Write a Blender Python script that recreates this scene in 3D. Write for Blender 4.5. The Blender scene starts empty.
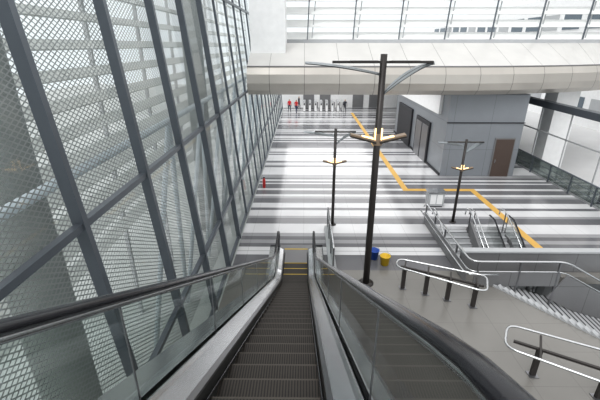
import bpy, math, random
from mathutils import Vector, Matrix, Euler
random.seed(4)
scene=bpy.context.scene
H=8.2
# ---------------------------------------------------------------- materials
def new(name):
    m=bpy.data.materials.new(name); m.use_nodes=True
    return m, m.node_tree.nodes, m.node_tree.links
def pbr(name,col,rough=.5,metal=0,var=.08,scale=3.0,bump=0,emit=None,estr=0):
    m,n,l=new(name); b=n['Principled BSDF']
    tc=n.new('ShaderNodeTexCoord'); no=n.new('ShaderNodeTexNoise'); no.inputs['Scale'].default_value=scale
    no.inputs['Detail'].default_value=4
    l.new(tc.outputs['Object'],no.inputs['Vector'])
    mx=n.new('ShaderNodeMix'); mx.data_type='RGBA'
    l.new(no.outputs['Fac'],mx.inputs[0])
    mx.inputs[6].default_value=(*[c*(1-var) for c in col],1); mx.inputs[7].default_value=(*[min(1,c*(1+var)) for c in col],1)
    l.new(mx.outputs[2],b.inputs['Base Color'])
    b.inputs['Roughness'].default_value=rough; b.inputs['Metallic'].default_value=metal
    if bump:
        bp=n.new('ShaderNodeBump'); bp.inputs['Strength'].default_value=bump; bp.inputs['Distance'].default_value=.02
        l.new(no.outputs['Fac'],bp.inputs['Height']); l.new(bp.outputs[0],b.inputs['Normal'])
    if emit:
        b.inputs['Emission Color'].default_value=(*emit,1); b.inputs['Emission Strength'].default_value=estr
    return m
def math_(n,l,op,a,b=None,c=None):
    x=n.new('ShaderNodeMath'); x.operation=op
    for i,v in enumerate((a,b,c)):
        if v is None: continue
        if isinstance(v,(int,float)): x.inputs[i].default_value=v
        else: l.new(v,x.inputs[i])
    return x.outputs[0]
def glass(name,tint,base=.05,rough=.03):
    m,n,l=new(name); n.clear()
    o=n.new('ShaderNodeOutputMaterial'); t=n.new('ShaderNodeBsdfTransparent'); t.inputs[0].default_value=(*tint,1)
    g=n.new('ShaderNodeBsdfGlossy'); g.inputs['Roughness'].default_value=rough
    lw=n.new('ShaderNodeLayerWeight'); lw.inputs[0].default_value=.25
    f=math_(n,l,'MULTIPLY_ADD',lw.outputs['Fresnel'],.7,base)
    mx=n.new('ShaderNodeMixShader'); l.new(f,mx.inputs[0]); l.new(t.outputs[0],mx.inputs[1]); l.new(g.outputs[0],mx.inputs[2])
    l.new(mx.outputs[0],o.inputs[0]); return m
def mat_stripes():
    m,n,l=new('striped_granite'); b=n['Principled BSDF']
    tc=n.new('ShaderNodeTexCoord'); s=n.new('ShaderNodeSeparateXYZ'); l.new(tc.outputs['Object'],s.inputs[0])
    def wn(cell,off):
        c=math_(n,l,'FLOOR',math_(n,l,'DIVIDE',math_(n,l,'ADD',s.outputs['Y'],off),cell))
        w=n.new('ShaderNodeTexWhiteNoise'); w.noise_dimensions='1D'; l.new(c,w.inputs['W']); return w.outputs['Value']
    v=math_(n,l,'MULTIPLY_ADD',wn(.33,.1),.72,math_(n,l,'MULTIPLY',wn(1.2,.35),.28))
    r=n.new('ShaderNodeValToRGB'); r.color_ramp.interpolation='CONSTANT'
    e=r.color_ramp.elements; e[0].color=(.16,.16,.17,1); e[1].position=.38; e[1].color=(.32,.32,.33,1)
    x=e.new(.48); x.color=(.64,.64,.65,1)
    l.new(v,r.inputs[0])
    fx=math_(n,l,'FRACT',math_(n,l,'DIVIDE',s.outputs['X'],1.2)); j=math_(n,l,'LESS_THAN',fx,.015)
    no=n.new('ShaderNodeTexNoise'); no.inputs['Scale'].default_value=.5; l.new(tc.outputs['Object'],no.inputs['Vector'])
    k=math_(n,l,'SUBTRACT',math_(n,l,'MULTIPLY_ADD',no.outputs['Fac'],.4,.8),math_(n,l,'MULTIPLY',j,.25))
    mx=n.new('ShaderNodeMix'); mx.data_type='RGBA'; mx.blend_type='MULTIPLY'; mx.inputs[0].default_value=1
    l.new(r.outputs[0],mx.inputs[6]); l.new(k,mx.inputs[7]); l.new(mx.outputs[2],b.inputs['Base Color'])
    b.inputs['Roughness'].default_value=.14; b.inputs['IOR'].default_value=1.5
    return m
def mat_tread():
    m,n,l=new('ribbed_step'); b=n['Principled BSDF']
    tc=n.new('ShaderNodeTexCoord'); s=n.new('ShaderNodeSeparateXYZ'); l.new(tc.outputs['Object'],s.inputs[0])
    f=math_(n,l,'FRACT',math_(n,l,'DIVIDE',s.outputs['X'],.028)); g=math_(n,l,'LESS_THAN',f,.45)
    mx=n.new('ShaderNodeMix'); mx.data_type='RGBA'; l.new(g,mx.inputs[0])
    mx.inputs[6].default_value=(.05,.041,.034,1); mx.inputs[7].default_value=(.014,.012,.01,1)
    l.new(mx.outputs[2],b.inputs['Base Color']); b.inputs['Roughness'].default_value=.55; b.inputs['Metallic'].default_value=.05
    return m
def mat_mesh():
    m,n,l=new('expanded_metal_mesh'); n.clear(); o=n.new('ShaderNodeOutputMaterial')
    tc=n.new('ShaderNodeTexCoord'); s=n.new('ShaderNodeSeparateXYZ'); l.new(tc.outputs['Object'],s.inputs[0])
    u=math_(n,l,'DIVIDE',s.outputs['Y'],.17); v=math_(n,l,'DIVIDE',s.outputs['Z'],.10)
    a=math_(n,l,'ABSOLUTE',math_(n,l,'SUBTRACT',math_(n,l,'FRACT',math_(n,l,'ADD',u,v)),.5))
    b=math_(n,l,'ABSOLUTE',math_(n,l,'SUBTRACT',math_(n,l,'FRACT',math_(n,l,'SUBTRACT',u,v)),.5))
    w=math_(n,l,'GREATER_THAN',math_(n,l,'MAXIMUM',a,b),.37)
    t=n.new('ShaderNodeBsdfTransparent'); p=n.new('ShaderNodeBsdfPrincipled')
    p.inputs['Base Color'].default_value=(.4,.41,.41,1); p.inputs['Roughness'].default_value=.35; p.inputs['Metallic'].default_value=.3
    mx=n.new('ShaderNodeMixShader'); l.new(w,mx.inputs[0]); l.new(t.outputs[0],mx.inputs[1]); l.new(p.outputs[0],mx.inputs[2])
    l.new(mx.outputs[0],o.inputs[0]); return m
def mat_panels(name,col,px,pz,rough=.35,metal=.3,axis='X',jw=.02,axis2='Z',jd=.35):
    m,n,l=new(name); b=n['Principled BSDF']
    tc=n.new('ShaderNodeTexCoord'); s=n.new('ShaderNodeSeparateXYZ'); l.new(tc.outputs['Object'],s.inputs[0])
    fx=math_(n,l,'LESS_THAN',math_(n,l,'FRACT',math_(n,l,'DIVIDE',s.outputs[axis],px)),jw/px)
    fz=math_(n,l,'LESS_THAN',math_(n,l,'FRACT',math_(n,l,'DIVIDE',s.outputs[axis2],pz)),jw/pz)
    j=math_(n,l,'MAXIMUM',fx,fz)
    no=n.new('ShaderNodeTexNoise'); no.inputs['Scale'].default_value=1; l.new(tc.outputs['Object'],no.inputs['Vector'])
    mx=n.new('ShaderNodeMix'); mx.data_type='RGBA'; l.new(j,mx.inputs[0]); 
    c=n.new('ShaderNodeMix'); c.data_type='RGBA'; l.new(no.outputs['Fac'],c.inputs[0])
    c.inputs[6].default_value=(*[k*.92 for k in col],1); c.inputs[7].default_value=(*[min(1,k*1.08) for k in col],1)
    l.new(c.outputs[2],mx.inputs[6]); mx.inputs[7].default_value=(*[k*jd for k in col],1)
    l.new(mx.outputs[2],b.inputs['Base Color']); b.inputs['Roughness'].default_value=rough; b.inputs['Metallic'].default_value=metal
    return m
M=dict(
 steel=pbr('dark_steel',(.13,.145,.165),.35,.4),
 black=pbr('handrail_rubber',(.018,.018,.022),.18,0),
 inox=pbr('stainless_steel',(.6,.61,.62),.22,.95,.05),
 inoxd=pbr('stainless_dark',(.25,.25,.26),.3,.8,.05),
 skirt=pbr('skirt_black',(.04,.04,.04),.35,.3),
 tread=mat_tread(),
 nose=pbr('step_edge',(.08,.07,.06),.4,.3),
 yellow=pbr('yellow_paint',(.6,.42,.06),.5),
 tact=pbr('tactile_paving',(.62,.38,.1),.6,0,.12,20),
 gl=glass('balustrade_glass',(.86,.92,.9),.12),
 fgl=glass('facade_glass',(.96,.98,.98),.03),
 grey=mat_panels('grey_floor_tile',(.215,.208,.195),1.2,1.2,.25,0,'X',.012,'Y',.75),
 dgrey=pbr('grey_wall',(.2,.2,.205),.45,0,.1,1.5),
 clad=mat_panels('grey_cladding',(.2,.2,.205),1.5,9,.4,.2,'X',.02,'Z',.5),
 white=pbr('white_paint',(.82,.82,.82),.5),
 lgrey=pbr('light_grey',(.42,.43,.44),.45),
 stripes=mat_stripes(),
 mesh=mat_mesh(),
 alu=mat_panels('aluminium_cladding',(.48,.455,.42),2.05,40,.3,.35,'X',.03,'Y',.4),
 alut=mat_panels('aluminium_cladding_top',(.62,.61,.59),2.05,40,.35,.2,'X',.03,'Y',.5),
 kiosk=mat_panels('kiosk_panels',(.25,.265,.285),2.4,1.8,.35,.2,jd=.6),
 brown=pbr('brown_door',(.09,.065,.055),.45),
 dark=pbr('dark_recess',(.03,.03,.035),.6),
 concrete=pbr('concrete',(.3,.32,.31),.8,0,.15,1),
 soffit=pbr('soffit',(.7,.7,.7),.7),
 warm=pbr('warm_lamp',(.9,.6,.3),.4,emit=(1,.68,.32),estr=2.2),
 bronze=pbr('lamp_wood',(.27,.2,.14),.4),
 pole=pbr('pole_paint',(.045,.04,.038),.4,.2),
 wing=pbr('lamp_wing',(.27,.3,.32),.3,.4),
 blue=pbr('blue_plastic',(.02,.09,.4),.4), yel=pbr('yellow_plastic',(.75,.5,.03),.4),
 red=pbr('red_paint',(.6,.03,.03),.4),
 asphalt=pbr('asphalt',(.42,.44,.43),.9,0,.15,.5),
 paver=pbr('light_paving',(.6,.6,.6),.8,0,.1,.5),
 strut=pbr('strut_paint',(.6,.66,.7),.4),
 lou=pbr('louvre_paint',(.8,.81,.8),.5,0,.04),
 elou=pbr('exterior_louvre_paint',(.6,.62,.6),.5,0,.04),
 win=pbr('window_pane',(.12,.15,.18),.1),
)
# ---------------------------------------------------------------- builder
class B:
    def __init__(s,name): s.n=name; s.v=[]; s.f=[]; s.m=[]; s.mats=[]; s.sm=[]
    def mi(s,k):
        if k not in s.mats: s.mats.append(k)
        return s.mats.index(k)
    def add(s,vs,fs,k,smooth=False):
        o=len(s.v); s.v+= [tuple(v) for v in vs]; i=s.mi(k)
        for f in fs: s.f.append(tuple(o+a for a in f)); s.m.append(i); s.sm.append(smooth)
    def box(s,x0,x1,y0,y1,z0,z1,k):
        s.add([(x0,y0,z0),(x1,y0,z0),(x1,y1,z0),(x0,y1,z0),(x0,y0,z1),(x1,y0,z1),(x1,y1,z1),(x0,y1,z1)],
          [(0,3,2,1),(4,5,6,7),(0,1,5,4),(1,2,6,5),(2,3,7,6),(3,0,4,7)],k)
    def beam(s,a,b,w,t,k,up=(0,0,1)):
        a=Vector(a);b=Vector(b);d=(b-a).normalized();u=Vector(up); x=d.cross(u).normalized(); u=x.cross(d)
        p=[]
        for c in (a,b):
            for sx,su in ((-1,-1),(1,-1),(1,1),(-1,1)): p.append(c+x*sx*w/2+u*su*t/2)
        s.add(p,[(0,1,2,3),(7,6,5,4),(0,4,5,1),(1,5,6,2),(2,6,7,3),(3,7,4,0)],k)
    def tube(s,pts,r,k,seg=10,closed=False,r2=None):
        pts=[Vector(p) for p in pts]; n=len(pts); vs=[];fs=[]
        up=None
        for i,p in enumerate(pts):
            if closed: d=(pts[(i+1)%n]-pts[i-1]).normalized()
            else: d=(pts[min(i+1,n-1)]-pts[max(i-1,0)]).normalized()
            if up is None:
                up=Vector((0,0,1)) if abs(d.z)<.9 else Vector((0,1,0))
            x=d.cross(up).normalized(); up=x.cross(d).normalized()
            ri=r if not isinstance(r,(list,tuple)) else r[i]
            rb=ri if r2 is None else r2
            for j in range(seg):
                a=2*math.pi*j/seg; vs.append(p+x*math.cos(a)*ri+up*math.sin(a)*rb)
        for i in range(n if closed else n-1):
            for j in range(seg):
                a=i*seg+j;b=i*seg+(j+1)%seg; c=((i+1)%n)*seg
                fs.append((a,b,c+(j+1)%seg,c+j))
        if not closed: fs.append(tuple(range(seg))[::-1]); fs.append(tuple((n-1)*seg+j for j in range(seg)))
        s.add(vs,fs,k,True)
    def ribbon(s,A,Bp,k,smooth=False):
        n=len(A); s.add(list(A)+list(Bp),[(i,i+1,n+i+1,n+i) for i in range(n-1)],k,smooth)
    def poly(s,pts,k): s.add(pts,[tuple(range(len(pts)))],k)
    def slab(s,pts,z0,z1,k):
        n=len(pts); s.add([(x,y,z0) for x,y in pts]+[(x,y,z1) for x,y in pts],
           [tuple(range(n))[::-1],tuple(range(n,2*n))]+[(i,(i+1)%n,n+(i+1)%n,n+i) for i in range(n)],k)
    def done(s,parent=None):
        me=bpy.data.meshes.new(s.n); me.from_pydata(s.v,[],s.f)
        for k in s.mats: me.materials.append(M[k])
        me.polygons.foreach_set('material_index',s.m); me.polygons.foreach_set('use_smooth',s.sm)
        me.update(); o=bpy.data.objects.new(s.n,me); scene.collection.objects.link(o)
        if parent: o.parent=parent
        return o
def rounded(c,rmax=.28,steps=5,closed=True):
    out=[]; n=len(c)
    for i in range(n):
        if not closed and i in (0,n-1): out.append(Vector(c[i])); continue
        a=Vector(c[i-1]);m=Vector(c[i]);d=Vector(c[(i+1)%n]); r=min(rmax,(a-m).length*.45,(d-m).length*.45)
        A=m+(a-m).normalized()*r; D=m+(d-m).normalized()*r
        for q in range(steps):
            t=q/(steps-1); out.append(A*(1-t)**2+m*2*t*(1-t)+D*t*t)
    return out
# ---------------------------------------------------------------- escalator
def escalator(name,xl,xr,Ystart,Yend_inc,ztop,zbot,Yend):
    e=B(name); k=(ztop-zbot)/(Yend_inc-Ystart)
    def zs(y): return ztop if y<=Ystart else (zbot if y>=Yend_inc else ztop-k*(y-Ystart))
    def P(off_in,off_lv,y0,y1):
        pts=[];N=int((y1-y0)/.2)
        for i in range(N+1):
            y=y0+(y1-y0)*i/N
            zz=sum(zs(y+d) for d in (-.5,-.25,0,.25,.5))/5
            inc=min(1,max(0,min((y-Ystart)/.5+.5,(Yend_inc-y)/.5+.5)))
            pts.append((y,zz+off_lv+(off_in-off_lv)*inc))
        return pts
    dy=.4; y=Ystart
    while y<Yend_inc-.01:
        y1=y+dy; z=zs(y1)
        e.box(xl,xr,y,y1-.02,z-.32,z,'tread')
        e.box(xl,xr,y1-.02,y1,z-.32,z-.002,'nose')
        y=y1
    for i in range(3):
        e.box(xl,xr,y,y+dy-.04,zbot-.2,zbot,'tread'); e.box(xl,xr,y+dy-.04,y+dy,zbot-.2,zbot+.002,'yellow'); y+=dy
    e.box(xl-.2,xr+.2,y,Yend+.7,zbot-.2,zbot+.012,'inoxd')
    e.box(xl,xr,Yend+.3,Yend+.38,zbot,zbot+.016,'yellow')
    e.box(xl-.2,xr+.2,Ystart-3,Ystart,ztop-.25,ztop+.005,'inoxd')
    y0=Ystart-1.6
    for sx,xe in ((-1,xl),(1,xr)):
        def R(prof,pth,k_,sm=False):
            for a,b in zip(prof[:-1],prof[1:]):
                A=[(xe+sx*a[0],q[0],q[1]+a[1]) for q in pth]; Bq=[(xe+sx*b[0],q[0],q[1]+b[1]) for q in pth]
                e.ribbon(A,Bq,k_,sm)
        base=P(0,0,y0,Yend)
        R([(-.012,-.35),(-.012,.14)],base,'skirt')
        R([(-.012,.14),(-.012,.17),(.03,.2)],base,'inoxd')
        R([(.03,.2),(.17,.27),(.2,.3),(.215,.3)],base,'inox')
        R([(.265,.3),(.3,.3),(.32,.29),(.58,.27),(.6,.24)],base,'inox')
        R([(.6,.24),(.6,-.75)],base,'lgrey')
        R([(.2,.24),(.2,-.8),(.6,-.75)],base,'lgrey')
        e.tube([(xe-sx*.03,q[0],q[1]+.03) for q in base],.012,'black',6)
        hp=P(1.12,1.0,y0,Yend)
        r=.36; cy,cz=hp[-1][0],hp[-1][1]-r
        end=[(cy+r*math.cos(a),cz+r*math.sin(a)) for a in [math.radians(90-180*i/10) for i in range(1,11)]]
        full=hp+end
        e.tube([(xe+sx*.24,q[0],q[1]) for q in full],.044,'black',12,r2=.028)
        e.tube([(xe+sx*.24,q[0],q[1]-.045) for q in hp],.022,'inox',6)
        e.ribbon([(xe+sx*.24,q[0],q[1]+.28) for q in base],[(xe+sx*.24,q[0],q[1]-.04) for q in hp],'gl')
        gp=[(xe+sx*.24,q[0],q[1]) for q in [(cy,cz+r-.04)]+[(cy+(r-.04)*math.cos(a),cz+(r-.04)*math.sin(a)) for a in [math.radians(90-180*i/10) for i in range(1,11)]]]
        e.poly(gp,'gl')
        i=6
        while i<len(hp)-2:
            yy,zz=hp[i]; b0=base[i][1]
            e.box(xe+sx*.24-.005,xe+sx*.24+.005,yy,yy+.01,b0+.28,zz-.05,'inoxd'); i+=9
        e.box(min(xe+sx*.19,xe+sx*.6),max(xe+sx*.19,xe+sx*.6),Yend,Yend+.05,zbot,zbot+.28,'inox')
    return e.done()
escalator('escalator',-.81,.19,.3,11.7,6.59,.01,13.85)
b=B('floor_upper_landing'); b.box(-2.8,-1.44,-4,.0,6.3,6.59,'grey'); b.box(.83,6,-4,0,6.3,6.59,'grey'); b.box(-1.44,.83,-4,-2.7,6.3,6.59,'grey'); b.done()
# ---------------------------------------------------------------- floors
XR=15.9; OX=9.75
b=B('floor')
for poly in ([(-2.85,12.6),(-1.45,12.6),(-1.45,14.6),(-2.85,14.6)],[(.84,12.6),(6.1,12.6),(6.1,16.5),(.84,16.5)],
    [(-2.85,14.6),(.84,14.6),(.84,16.5),(-2.85,16.5)],[(OX,12.6),(XR,12.6),(XR,16.5),(OX,16.5)],
    [(-2.85,16.5),(XR,16.5),(XR,54),(-2.85,54)]):
    b.slab(poly,-.3,0,'stripes')
b.done()
b=B('floor_lobby')
for poly in ([(-2.85,-4),(-1.45,-4),(-1.45,12.6),(-2.85,12.6)],[(-1.45,-4),(.84,-4),(.84,9),(-1.45,9)],
    [(.84,-4),(6.6,-4),(6.6,12.2),(.84,12.2)],[(6.6,-4),(XR,-4),(XR,9),(9,9),(6.6,12.2)],[(.84,12.2),(XR,12.2),(XR,12.6),(.84,12.6)]):
    b.slab(poly,-.3,0,'grey')
b.done()
b=B('floor_lower_level'); b.box(5,17,8,20,-4.6,-4.4,'dgrey'); b.done()
b=B('tactile_paving')
b.box(6.05,6.4,21.3,49.5,0,.012,'tact'); b.box(6.4,10.1,21.3,21.65,0,.012,'tact'); b.box(10.1,10.45,12.85,21.65,0,.012,'tact')
b.done()
# stair descending to the right, wedge shaped plan, solid stepped side
b=B('staircase')
ux,uy=2.4,-3.2; L=4.0; ux/=L; uy/=L
for i in range(26):
    x=6.75+.24*i; z=-.075*(i+1)
    yl=max(8.9,12.2-(x-6.6)*1.333)
    b.box(x,x+.24,yl-.25 if i<9 else 8.9,12.18,z-.2,z,'lgrey')
    b.box(x+.19,x+.24,yl-.0 if i<9 else 8.9,12.18,z-.075,z+.004,'dark')
N=24; st=L*1.25/N
for i in range(N):
    a=Vector((6.62+ux*st*i,12.17+uy*st*i,0)); c=a+Vector((ux*st,uy*st,0))
    vs=[];w=Vector((-uy,ux,0))*.09
    for q in (a-w,a+w,c+w,c-w): vs.append(q+Vector((0,0,-.2)))
    for q,h in ((a-w,.13),(a+w,.13),(c+w,.02),(c-w,.02)): vs.append(q+Vector((0,0,h)))
    b.add(vs,[(0,1,2,3),(4,5,6,7),(0,4,5,1),(1,5,6,2),(2,6,7,3),(3,7,4,0)],'lgrey')
ST=b.done()
b=B('wall_parapet'); b.box(6.1,XR,12.55,12.75,-.3,.86,'clad'); b.box(6.05,XR,12.5,12.8,.86,.93,'lgrey'); b.done()
b=B('stair_railing')
for z,r in ((1.04,.038),(.62,.026)):
    b.tube(rounded([(6.0,17.2,z-.3),(6.0,16.9,z),(6.0,11.6,z),(9.4,11.6,z),(13,11.6,z-2.0)],.35,6,False),r,'inox',8)
    if z>1: b.tube(rounded([(5.75,16.9,z-.35),(5.75,11.3,z-.35),(6.9,11.3,z-.35)],.35,6,False),r*.8,'inox',8)
b.beam((6.0,16.9,.32),(6.0,11.8,.32),.05,.6,'dgrey'); b.beam((6.2,11.6,.3),(9.3,11.6,.3),.05,.56,'clad')
b.beam((9.3,11.6,.0),(12.6,11.6,-1.85),.05,1.1,'clad')
for y in (16.8,15.5,14.2,12.9): b.box(5.97,6.03,y-.03,y+.03,0,1.0,'inoxd')
for x in (6.3,7.8,9.2): b.box(x-.03,x+.03,11.57,11.63,-.9 if x>7 else 0,1.0,'inoxd')
b.done(ST)
# stair flights in the stairwell, with handrails and glass guard
b=B('staircase')
for i in range(12):
    z=-.165*(i+1)
    b.box(6.15,9.7,16.45-.3*(i+1),16.45-.3*i,z-.2,z,'lgrey')
    b.box(6.15,9.7,16.45-.3*(i+1),16.45-.3*(i+1)+.05,z,z+.006,'dark')
b.beam((8.0,16.4,.0),(8.0,12.95,-1.85),.12,.9,'dgrey')
for x in (6.3,7.9,8.1,9.55):
    b.tube(rounded([(x,16.75,.55),(x,16.7,.92),(x,16.2,.92),(x,12.95,-.83)],.2,5,False),.03,'inox',8)
    for y in (16.2,14.6,13.1): b.box(x-.02,x+.02,y-.02,y+.02,-.55*(16.2-y)-.25,.9-.55*(16.2-y),'inoxd')
for x in (8.75,9.62):
    pts=[(x,16.1,.8),(x,15.6,.8),(x,12.95,-.72)]
    b.ribbon(pts,[(p[0],p[1],p[2]-.9) for p in pts],'gl'); b.tube(pts,.035,'black',8)
b.done()
b=B('wall_stairwell'); b.box(6.05,6.1,12.8,16.5,-4.4,-.3,'dgrey'); b.box(OX,OX+.05,12.8,16.5,-4.4,-.3,'dgrey'); b.box(6.1,OX,16.5,16.55,-4.4,-.3,'dgrey'); b.done()
b=B('glass_barrier')
b.tube([(1.15,12.4,1.1),(1.15,16.2,1.1)],.035,'inox',8)
for y in (12.4,13.7,15.0,16.2): b.box(1.12,1.18,y-.03,y+.03,0,1.1,'inoxd')
b.box(1.14,1.16,12.4,16.2,.1,1.05,'gl'); b.box(1.0,1.3,12.3,16.3,0,.12,'lgrey'); b.done()
# ---------------------------------------------------------------- queue rails
def rail(p0,p1,q0,q1,posts,z=1.0):
    b=B('handrail'); P=[Vector((*p,z)) for p in (p0,p1,q1,q0)]
    b.tube(rounded(P,.3),.034,'inox',8,closed=True)
    c0=(P[0]+P[3])/2; c1=(P[1]+P[2])/2; w=(P[0]-P[3])*.5
    b.beam(c0.lerp(c1,.05)-Vector((0,0,.12)),c0.lerp(c1,.97)-Vector((0,0,.12)),.07,.06,'pole')
    for t in posts:
        c=c0.lerp(c1,t)
        b.beam((c.x,c.y,0),(c.x,c.y,z-.1),.13,.09,'pole',up=(0,1,0)); b.beam(c-w*.98-Vector((0,0,.05)),c+w*.98-Vector((0,0,.05)),.05,.05,'pole')
        b.box(c.x-.12,c.x+.12,c.y-.12,c.y+.12,0,.02,'inoxd')
    b.done()
rail((3.45,11.85),(6.2,10.75),(3.25,11.3),(5.8,9.85),(.1,.37,.62,.9))
rail((5.7,8.4),(9.4,6.6),(5.2,7.55),(8.6,5.4),(.2,.55,.9))
def bucket(x,y,k,s=1):
    b=B('bucket'); n=20
    prof=[(.0,0),(.15,0),(.19,.36),(.205,.36),(.205,.385),(.18,.385),(.14,.02),(0,.02)]
    vs=[];fs=[]
    for r,z in prof:
        for j in range(n):
            a=2*math.pi*j/n; vs.append((x+s*r*math.cos(a),y+s*r*math.sin(a),s*z))
    for i in range(len(prof)-1):
        for j in range(n): fs.append((i*n+j,i*n+(j+1)%n,(i+1)*n+(j+1)%n,(i+1)*n+j))
    b.add(vs,fs,k,True)
    b.tube([(x+s*.2*math.cos(a),y-.05*math.sin(a),s*(.37+.18*math.sin(a))) for a in [math.pi*i/10 for i in range(11)]],.006,'inox',6)
    b.done()
bucket(3.28,13.05,'yel',1.05); bucket(2.92,13.5,'blue',1.05)
# ---------------------------------------------------------------- lamps
def lamp(x,y,Ht,s):
    b=B('street_lamp')
    b.tube([(x,y,0),(x,y,.03)],.28*s,'pole',16)
    b.tube([(x,y,.03),(x,y,Ht*.5),(x,y,Ht)],[.12*s,.11*s,.1*s],'pole',14)
    zt=Ht-.22*s
    b.beam((x-1.5*s,y,zt),(x+1.45*s,y,zt),.16*s,.07*s,'pole')
    b.beam((x-1.0*s,y-.25*s,zt+.02),(x-.2*s,y-.25*s,zt+.02),.18*s,.06*s,'pole')
    b.beam((x+.2*s,y-.25*s,zt+.02),(x+1.0*s,y-.25*s,zt+.02),.18*s,.06*s,'pole')
    for sx,L,drop in ((-1,2.3,.25),(1,1.5,.8)):
        A=[];C=[]
        for i in range(15):
            t=i/14; xx=x+sx*s*(.08+(L-.08)*t)
            z=zt-s*(.1+drop*((1-t)**1.7))+(.06*s*t)
            w=s*(.03+.24*math.sin(math.pi*min(1,t*.92+.04)))
            A.append((xx,y-w,z)); C.append((xx,y+w,z+.05*s))
        b.ribbon(A,C,'wing',True); b.ribbon([(p[0],p[1],p[2]-.025*s) for p in C],[(p[0],p[1],p[2]-.025*s) for p in A],'wing',True)
        b.tube([((p[0]+q[0])/2,(p[1]+q[1])/2,(p[2]+q[2])/2-.02) for p,q in zip(A,C)],.025*s,'pole',6)
    zl=Ht-2.45*s
    for sx in (-1,1):
        b.beam((x+sx*.06*s,y-.05,zl-.1*s),(x+sx*.86*s,y-.05,zl+.1*s),.26*s,.05*s,'bronze')
        b.beam((x+sx*.08*s,y-.05,zl-.055*s),(x+sx*.5*s,y-.05,zl+.05*s),.12*s,.03*s,'warm')
        b.beam((x+sx*.06*s,y-.05,zl-.16*s),(x+sx*.88*s,y-.05,zl+.05*s),.3*s,.04*s,'pole')
        b.box(x+sx*.1*s-.02*s,x+sx*.1*s+.02*s,y-.14*s,y-.1*s,zl-.1*s,zl+.3*s,'warm')
    b.box(x-.13*s,x+.13*s,y-.13*s,y+.13*s,zl-.25*s,zl+.12*s,'bronze')
    b.done()
lamp(2.33,11.75,7.95,1.0)
lamp(1.42,16.65,4.75,.62)
lamp(7.45,16.98,4.2,.56)
# ---------------------------------------------------------------- left facade
TL=.09
def fx(z,o=0): return -2.95-TL*z+o
b=B('wall_left')
ZT=15
Ys=[.2+2.5*k for k in range(-1,22)]
for y in Ys:
    far=y>16
    b.beam((fx(0),y,0),(fx(ZT),y,ZT),.12 if not far else .09,.19 if not far else .1,'steel',up=(1,0,0))
for z in (.1,2.1,5.6,10.2,14.9):
    b.beam((fx(z),-2.5,z),(fx(z),53,z),.12,.12,'steel')
WL=b.done()
b=B('window_1'); b.add([(fx(0,-.1),-2.5,0),(fx(0,-.1),53,0),(fx(ZT,-.1),53,ZT),(fx(ZT,-.1),-2.5,ZT)],[(0,1,2,3)],'fgl'); b.done(WL)
b=B('mesh_screen'); b.add([(fx(0,-.62),-2.5,0),(fx(0,-.62),20.2,0),(fx(ZT,-.62),20.2,ZT),(fx(ZT,-.62),-2.5,ZT)],[(0,1,2,3)],'mesh'); b.done(WL)
b=B('exterior_louvres')
for i in range(17):
    z=.6+i*.95
    b.beam((-8.2,-6,z),(-8.2,56,z),.5,.06,'elou',up=(.75,0,1))
for y in range(-4,56,5): b.box(-8.65,-8.5,y,y+.15,-5,17,'lgrey')
b.done()
b=B('exterior_struts')
for y in (12,17,22,27,32,37,42,47):
    b.tube([(-6.4,y,-5),(-5.2,y+2.4,5.5)],.11,'strut',10); b.tube([(-6.4,y+5,-5),(-5.2,y+2.4,5.5)],.11,'strut',10)
b.tube([(-5.2,-2,5.5),(-5.2,52,5.5)],.12,'strut',10)
b.done()
for (y,x) in ((7.4,-6.3),(26,-7.2)):
    b=B('concrete_column'); b.tube([(x,y,-5),(x+.0,y,16)],[.68,.6],'concrete',24); b.done()
# ---------------------------------------------------------------- slab / bulkhead (front edge sweeps back to the right)
b=B('ceiling_bulkhead')
prof=[(54,5.35),(23.9,5.35),(23.3,5.42),(22.95,5.7),(22.85,6.1),(22.9,6.6),(23.1,6.95),(23.3,7.05),(26.3,8.3),(54,8.35)]
xs=[-3.35+ (24+3.35)*i/40 for i in range(41)]
def off(x,i):
    if i in (0,9): return 0
    o=2.0*(max(0,x-8)/10)**2
    return min(o,1.3+.0*o) if i==8 else min(o,3.4)
n=len(prof)
for i in range(n-1):
    a,c=prof[i],prof[i+1]
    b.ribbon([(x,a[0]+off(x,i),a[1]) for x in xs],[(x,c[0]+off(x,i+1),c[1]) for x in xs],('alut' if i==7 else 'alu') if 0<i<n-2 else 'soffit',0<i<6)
for x in (xs[0],xs[-1]): b.add([(x,p[0]+off(x,i),p[1]) for i,p in enumerate(prof)],[tuple(range(n))],'lgrey')
b.tube([(x,23.2+off(x,6),7.02) for x in xs],.045,'dgrey',6)
b.done()
b=B('column'); b.box(-3.3,-1.15,24.9,27,7.6,15,'white'); b.done()
b=B('wall_louvred_clerestory')
for i in range(10):
    z=8.75+i*.78
    b.beam((-3,28.2,z),(24,28.2,z),.74,.05,'lou',up=(0,-.8,1))
for x in [0.2+3.1*i for i in range(8)]:
    b.beam((x,27.8,8.3),(x+.35,27.8,16),.07,.1,'steel',up=(0,1,0))
    b.beam((x+.3,28.0,8.3),(x+1.0,28.6,16),.06,.06,'lgrey',up=(0,1,0))
b.beam((-3,27.8,8.4),(24,27.8,8.4),.2,.25,'lgrey')
b.done()
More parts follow.
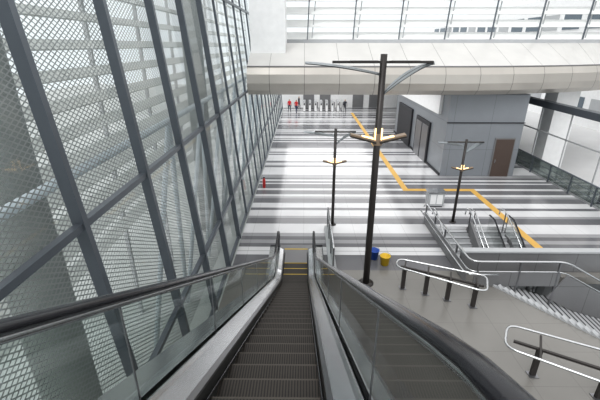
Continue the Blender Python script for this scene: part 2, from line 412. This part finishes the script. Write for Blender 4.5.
# ---------------------------------------------------------------- kiosk
b=B('lift_lobby_block')
b.box(9.2,14.1,24.2,38,0,5.34,'kiosk')
b.box(9.12,9.2,24.25,38,0,.15,'dark')
b.box(9.08,9.2,27.2,30.6,0,3.0,'dark'); b.box(9.06,9.2,27.4,28.8,0,2.7,'inoxd'); b.box(9.06,9.2,29.0,30.4,0,2.7,'inoxd')
b.box(9.0,9.2,25.5,37,3.9,5.2,'white'); b.box(9.05,9.2,32,36.5,0,3.2,'dark')
b.box(9.15,14.15,24.14,24.2,3.55,3.6,'dark')
LB=b.done()
b=B('door_1'); b.box(12.45,13.75,24.12,24.2,0,2.6,'dgrey'); b.box(12.52,13.68,24.09,24.13,0,2.52,'brown'); b.box(12.62,12.66,24.04,24.09,.95,1.2,'inox'); b.done(LB)
b=B('information_cabinet'); b.box(6.75,7.6,18.8,19.3,.08,.85,'lgrey'); b.box(6.8,7.55,18.85,19.25,0,.08,'dark'); b.box(6.7,7.65,18.72,19.35,.85,.9,'inox'); b.box(6.85,7.15,18.78,18.8,.2,.75,'white'); b.box(7.2,7.5,18.78,18.8,.2,.75,'white'); b.done()
# ---------------------------------------------------------------- right side
b=B('wall_right')
for y in (19.0,33,41,49):
    b.beam((XR+.3,y,-.3),(XR+.75,y,5.3),.28,.3,'steel',up=(0,1,0))
b.box(XR,XR+.5,12,54,4.35,4.75,'steel'); b.box(XR-.1,XR+.25,12,54,-.3,.12,'lgrey')
for y in range(20,54,3): b.box(XR+.3,XR+.36,y,y+.06,.1,4.35,'lgrey')
b.box(XR+.3,XR+.36,12,54,2.7,2.78,'lgrey')
b.done()
b=B('balcony_railing')
for z,r in ((1.15,.045),(.8,.02),(.45,.02)): b.tube([(XR-.18,12.9,z),(XR-.18,53,z)],r,'steel',6)
for y in range(13,53,2): b.box(XR-.21,XR-.15,y-.03,y+.03,0,1.15,'steel')
b.box(XR-.15,XR-.14,12.9,53,.15,1.1,'gl')
b.done()
b=B('concrete_pillar')
for y in (26.5,38): b.box(17.3,18.8,y,y+1.4,-1,5.3,'white')
b.done()
b=B('neighbouring_building')
b.box(34,50,0,110,-1,14,'white')
for j in range(4):
    for i in range(24): b.box(33.9,34,3+4.4*i,6.2+4.4*i,.4+3.2*j,2.3+3.2*j,'win' if (i+j)%3 else 'lgrey')
b.done()
b=B('ground'); b.box(-80,-2.9,-40,140,-5.3,-5,'asphalt'); b.box(XR+.3,140,-40,140,-1.2,-1,'paver'); b.box(-2.9,XR+.3,-40,140,-5.3,-5,'asphalt'); b.done()
# ---------------------------------------------------------------- far end
b=B('wall_back')
b.box(-3.3,16,54,54.2,0,5.35,'white')
for i in range(8): b.box(-2.4+2.3*i,-.9+2.3*i,53.93,54.0,0,3.2,'dgrey' if i%3 else 'white')
b.box(-3,16,53.7,54,3.3,4.2,'lgrey')
b.done()
b=B('ticket_gate')
for i in range(8):
    x=-.1+.74*i
    b.box(x,x+.28,50.3,52.0,.05,1.25,'white'); b.box(x-.02,x+.3,50.2,52.1,1.25,1.33,'lgrey'); b.box(x,x+.28,50.3,52,0,.05,'dark')
    b.box(x+.28,x+.48,51.1,51.14,.35,1.15,'dgrey'); b.box(x+.06,x+.22,50.27,50.3,.85,1.1,'dark')
b.done()
b=B('fire_extinguisher')
b.tube([(-2.45,21.8,0),(-2.45,21.8,.5),(-2.45,21.8,.58),(-2.45,21.8,.62)],[.09,.09,.05,.03],'red',14); b.box(-2.52,-2.38,21.78,21.82,.62,.68,'dark')
b.tube([(-2.45,21.7,.64),(-2.45,21.66,.45),(-2.45,21.68,.2)],.015,'dark',6); b.done()
# ---------------------------------------------------------------- people
def person_mat(shirt,pants):
    m,n,l=new('person_clothes'); bs=n['Principled BSDF']; tc=n.new('ShaderNodeTexCoord'); s=n.new('ShaderNodeSeparateXYZ'); l.new(tc.outputs['Object'],s.inputs[0])
    r=n.new('ShaderNodeValToRGB'); r.color_ramp.interpolation='CONSTANT'; e=r.color_ramp.elements
    e[0].color=(.02,.02,.02,1); e[1].position=.04; e[1].color=(*pants,1)
    for p,c in ((.475,shirt),(.735,(.45,.27,.18)),(.845,(.02,.015,.01))): q=e.new(p*1.0); q.color=(*c,1)
    l.new(math_(n,l,'DIVIDE',s.outputs['Z'],2.0),r.inputs[0]); l.new(r.outputs[0],bs.inputs['Base Color']); bs.inputs['Roughness'].default_value=.8
    return m
def person(x,y,rot,shirt,pants,stride=.15):
    V=[];E=[];R=[]
    def a(p,r,par=None):
        V.append(p);R.append(r)
        if par is not None:E.append((par,len(V)-1))
        return len(V)-1
    pel=a((0,0,.95),.15); w=a((0,0,1.1),.13,pel); ch=a((0,.0,1.32),.16,w); nk=a((0,0,1.47),.055,ch); hd=a((0,-.01,1.58),.085,nk); tp=a((0,0,1.68),.09,hd)
    a((0,-.1,1.58),.018,hd)
    for s in (-1,1):
        a((s*.095,0,1.6),.018,hd)
        hp=a((s*.1,0,.88),.095,pel); kn=a((s*.11,-s*stride*.5-.02,.5),.065,hp); an=a((s*.11,-s*stride+.03,.09),.045,kn); a((s*.12,-s*stride-.13,.04),.04,an)
        sh=a((s*.19,0,1.4),.06,ch); el=a((s*.25,.03+s*.05,1.12),.045,sh); wr=a((s*.26,-.08+s*.08,.88),.028,el); pm=a((s*.26,-.1+s*.08,.81),.036,wr)
        for k in range(4): 
            f=a((s*.26,-.13+s*.08+.022*k,.755),.009,pm); a((s*.255,-.135+s*.08+.022*k,.72-.004*abs(k-1.5)),.008,f)
        a((s*.24,-.15+s*.08,.79),.009,pm)
    me=bpy.data.meshes.new('person'); me.from_pydata(V,E,[]); o=bpy.data.objects.new('person',me); scene.collection.objects.link(o)
    sk=o.modifiers.new('skin','SKIN')
    for i,v in enumerate(me.skin_vertices[0].data): v.radius=(R[i],R[i]*.8); v.use_root=(i==0)
    sb=o.modifiers.new('sub','SUBSURF'); sb.levels=1; sb.render_levels=2
    me.materials.append(person_mat(shirt,pants)); o.location=(x,y,0); o.rotation_euler=(0,0,rot)
person(-1.9,49.8,.4,(.6,.03,.04),(.03,.03,.05)); person(-1.0,49.3,2.5,(.6,.05,.05),(.04,.05,.1)); person(-.7,52.6,1.2,(.05,.05,.06),(.1,.1,.12)); person(5.3,49.6,0,(.04,.04,.05),(.05,.05,.06))
# ---------------------------------------------------------------- lights
w=bpy.data.worlds.new('World'); scene.world=w; w.use_nodes=True; nt=w.node_tree; bg=nt.nodes['Background']
tc=nt.nodes.new('ShaderNodeTexCoord'); sp=nt.nodes.new('ShaderNodeSeparateXYZ'); nt.links.new(tc.outputs['Generated'],sp.inputs[0])
r=nt.nodes.new('ShaderNodeValToRGB'); r.color_ramp.elements[0].color=(.75,.8,.82,1); r.color_ramp.elements[0].position=0; r.color_ramp.elements[1].position=.6; r.color_ramp.elements[1].color=(1,1,1,1)
nt.links.new(sp.outputs['Z'],r.inputs[0]); nt.links.new(r.outputs[0],bg.inputs['Color']); bg.inputs['Strength'].default_value=1.15
def area(loc,sx,sy,e,rot=(0,0,0),col=(1,1,1)):
    L=bpy.data.lights.new('ceiling_light','AREA'); L.shape='RECTANGLE'; L.size=sx; L.size_y=sy; L.energy=e; L.color=col
    o=bpy.data.objects.new('ceiling_light',L); o.location=loc; o.rotation_euler=rot; scene.collection.objects.link(o)
area((3,39,5.28),10.5,27,1500)
S=bpy.data.lights.new('sun','SUN'); S.energy=1.3; S.angle=.5; so=bpy.data.objects.new('sun',S); so.rotation_euler=(math.radians(35),math.radians(-25),0); scene.collection.objects.link(so)
# ---------------------------------------------------------------- camera
c=bpy.data.cameras.new('camera'); c.lens=22.5; c.sensor_width=36; co=bpy.data.objects.new('camera',c); scene.collection.objects.link(co)
co.location=(0,0,H); co.rotation_euler=(math.radians(67.5),0,math.radians(.6)); c.clip_start=.05; c.clip_end=500
scene.camera=co
scene.view_settings.view_transform='Standard'
try: scene.view_settings.look='Medium High Contrast'
except Exception: pass
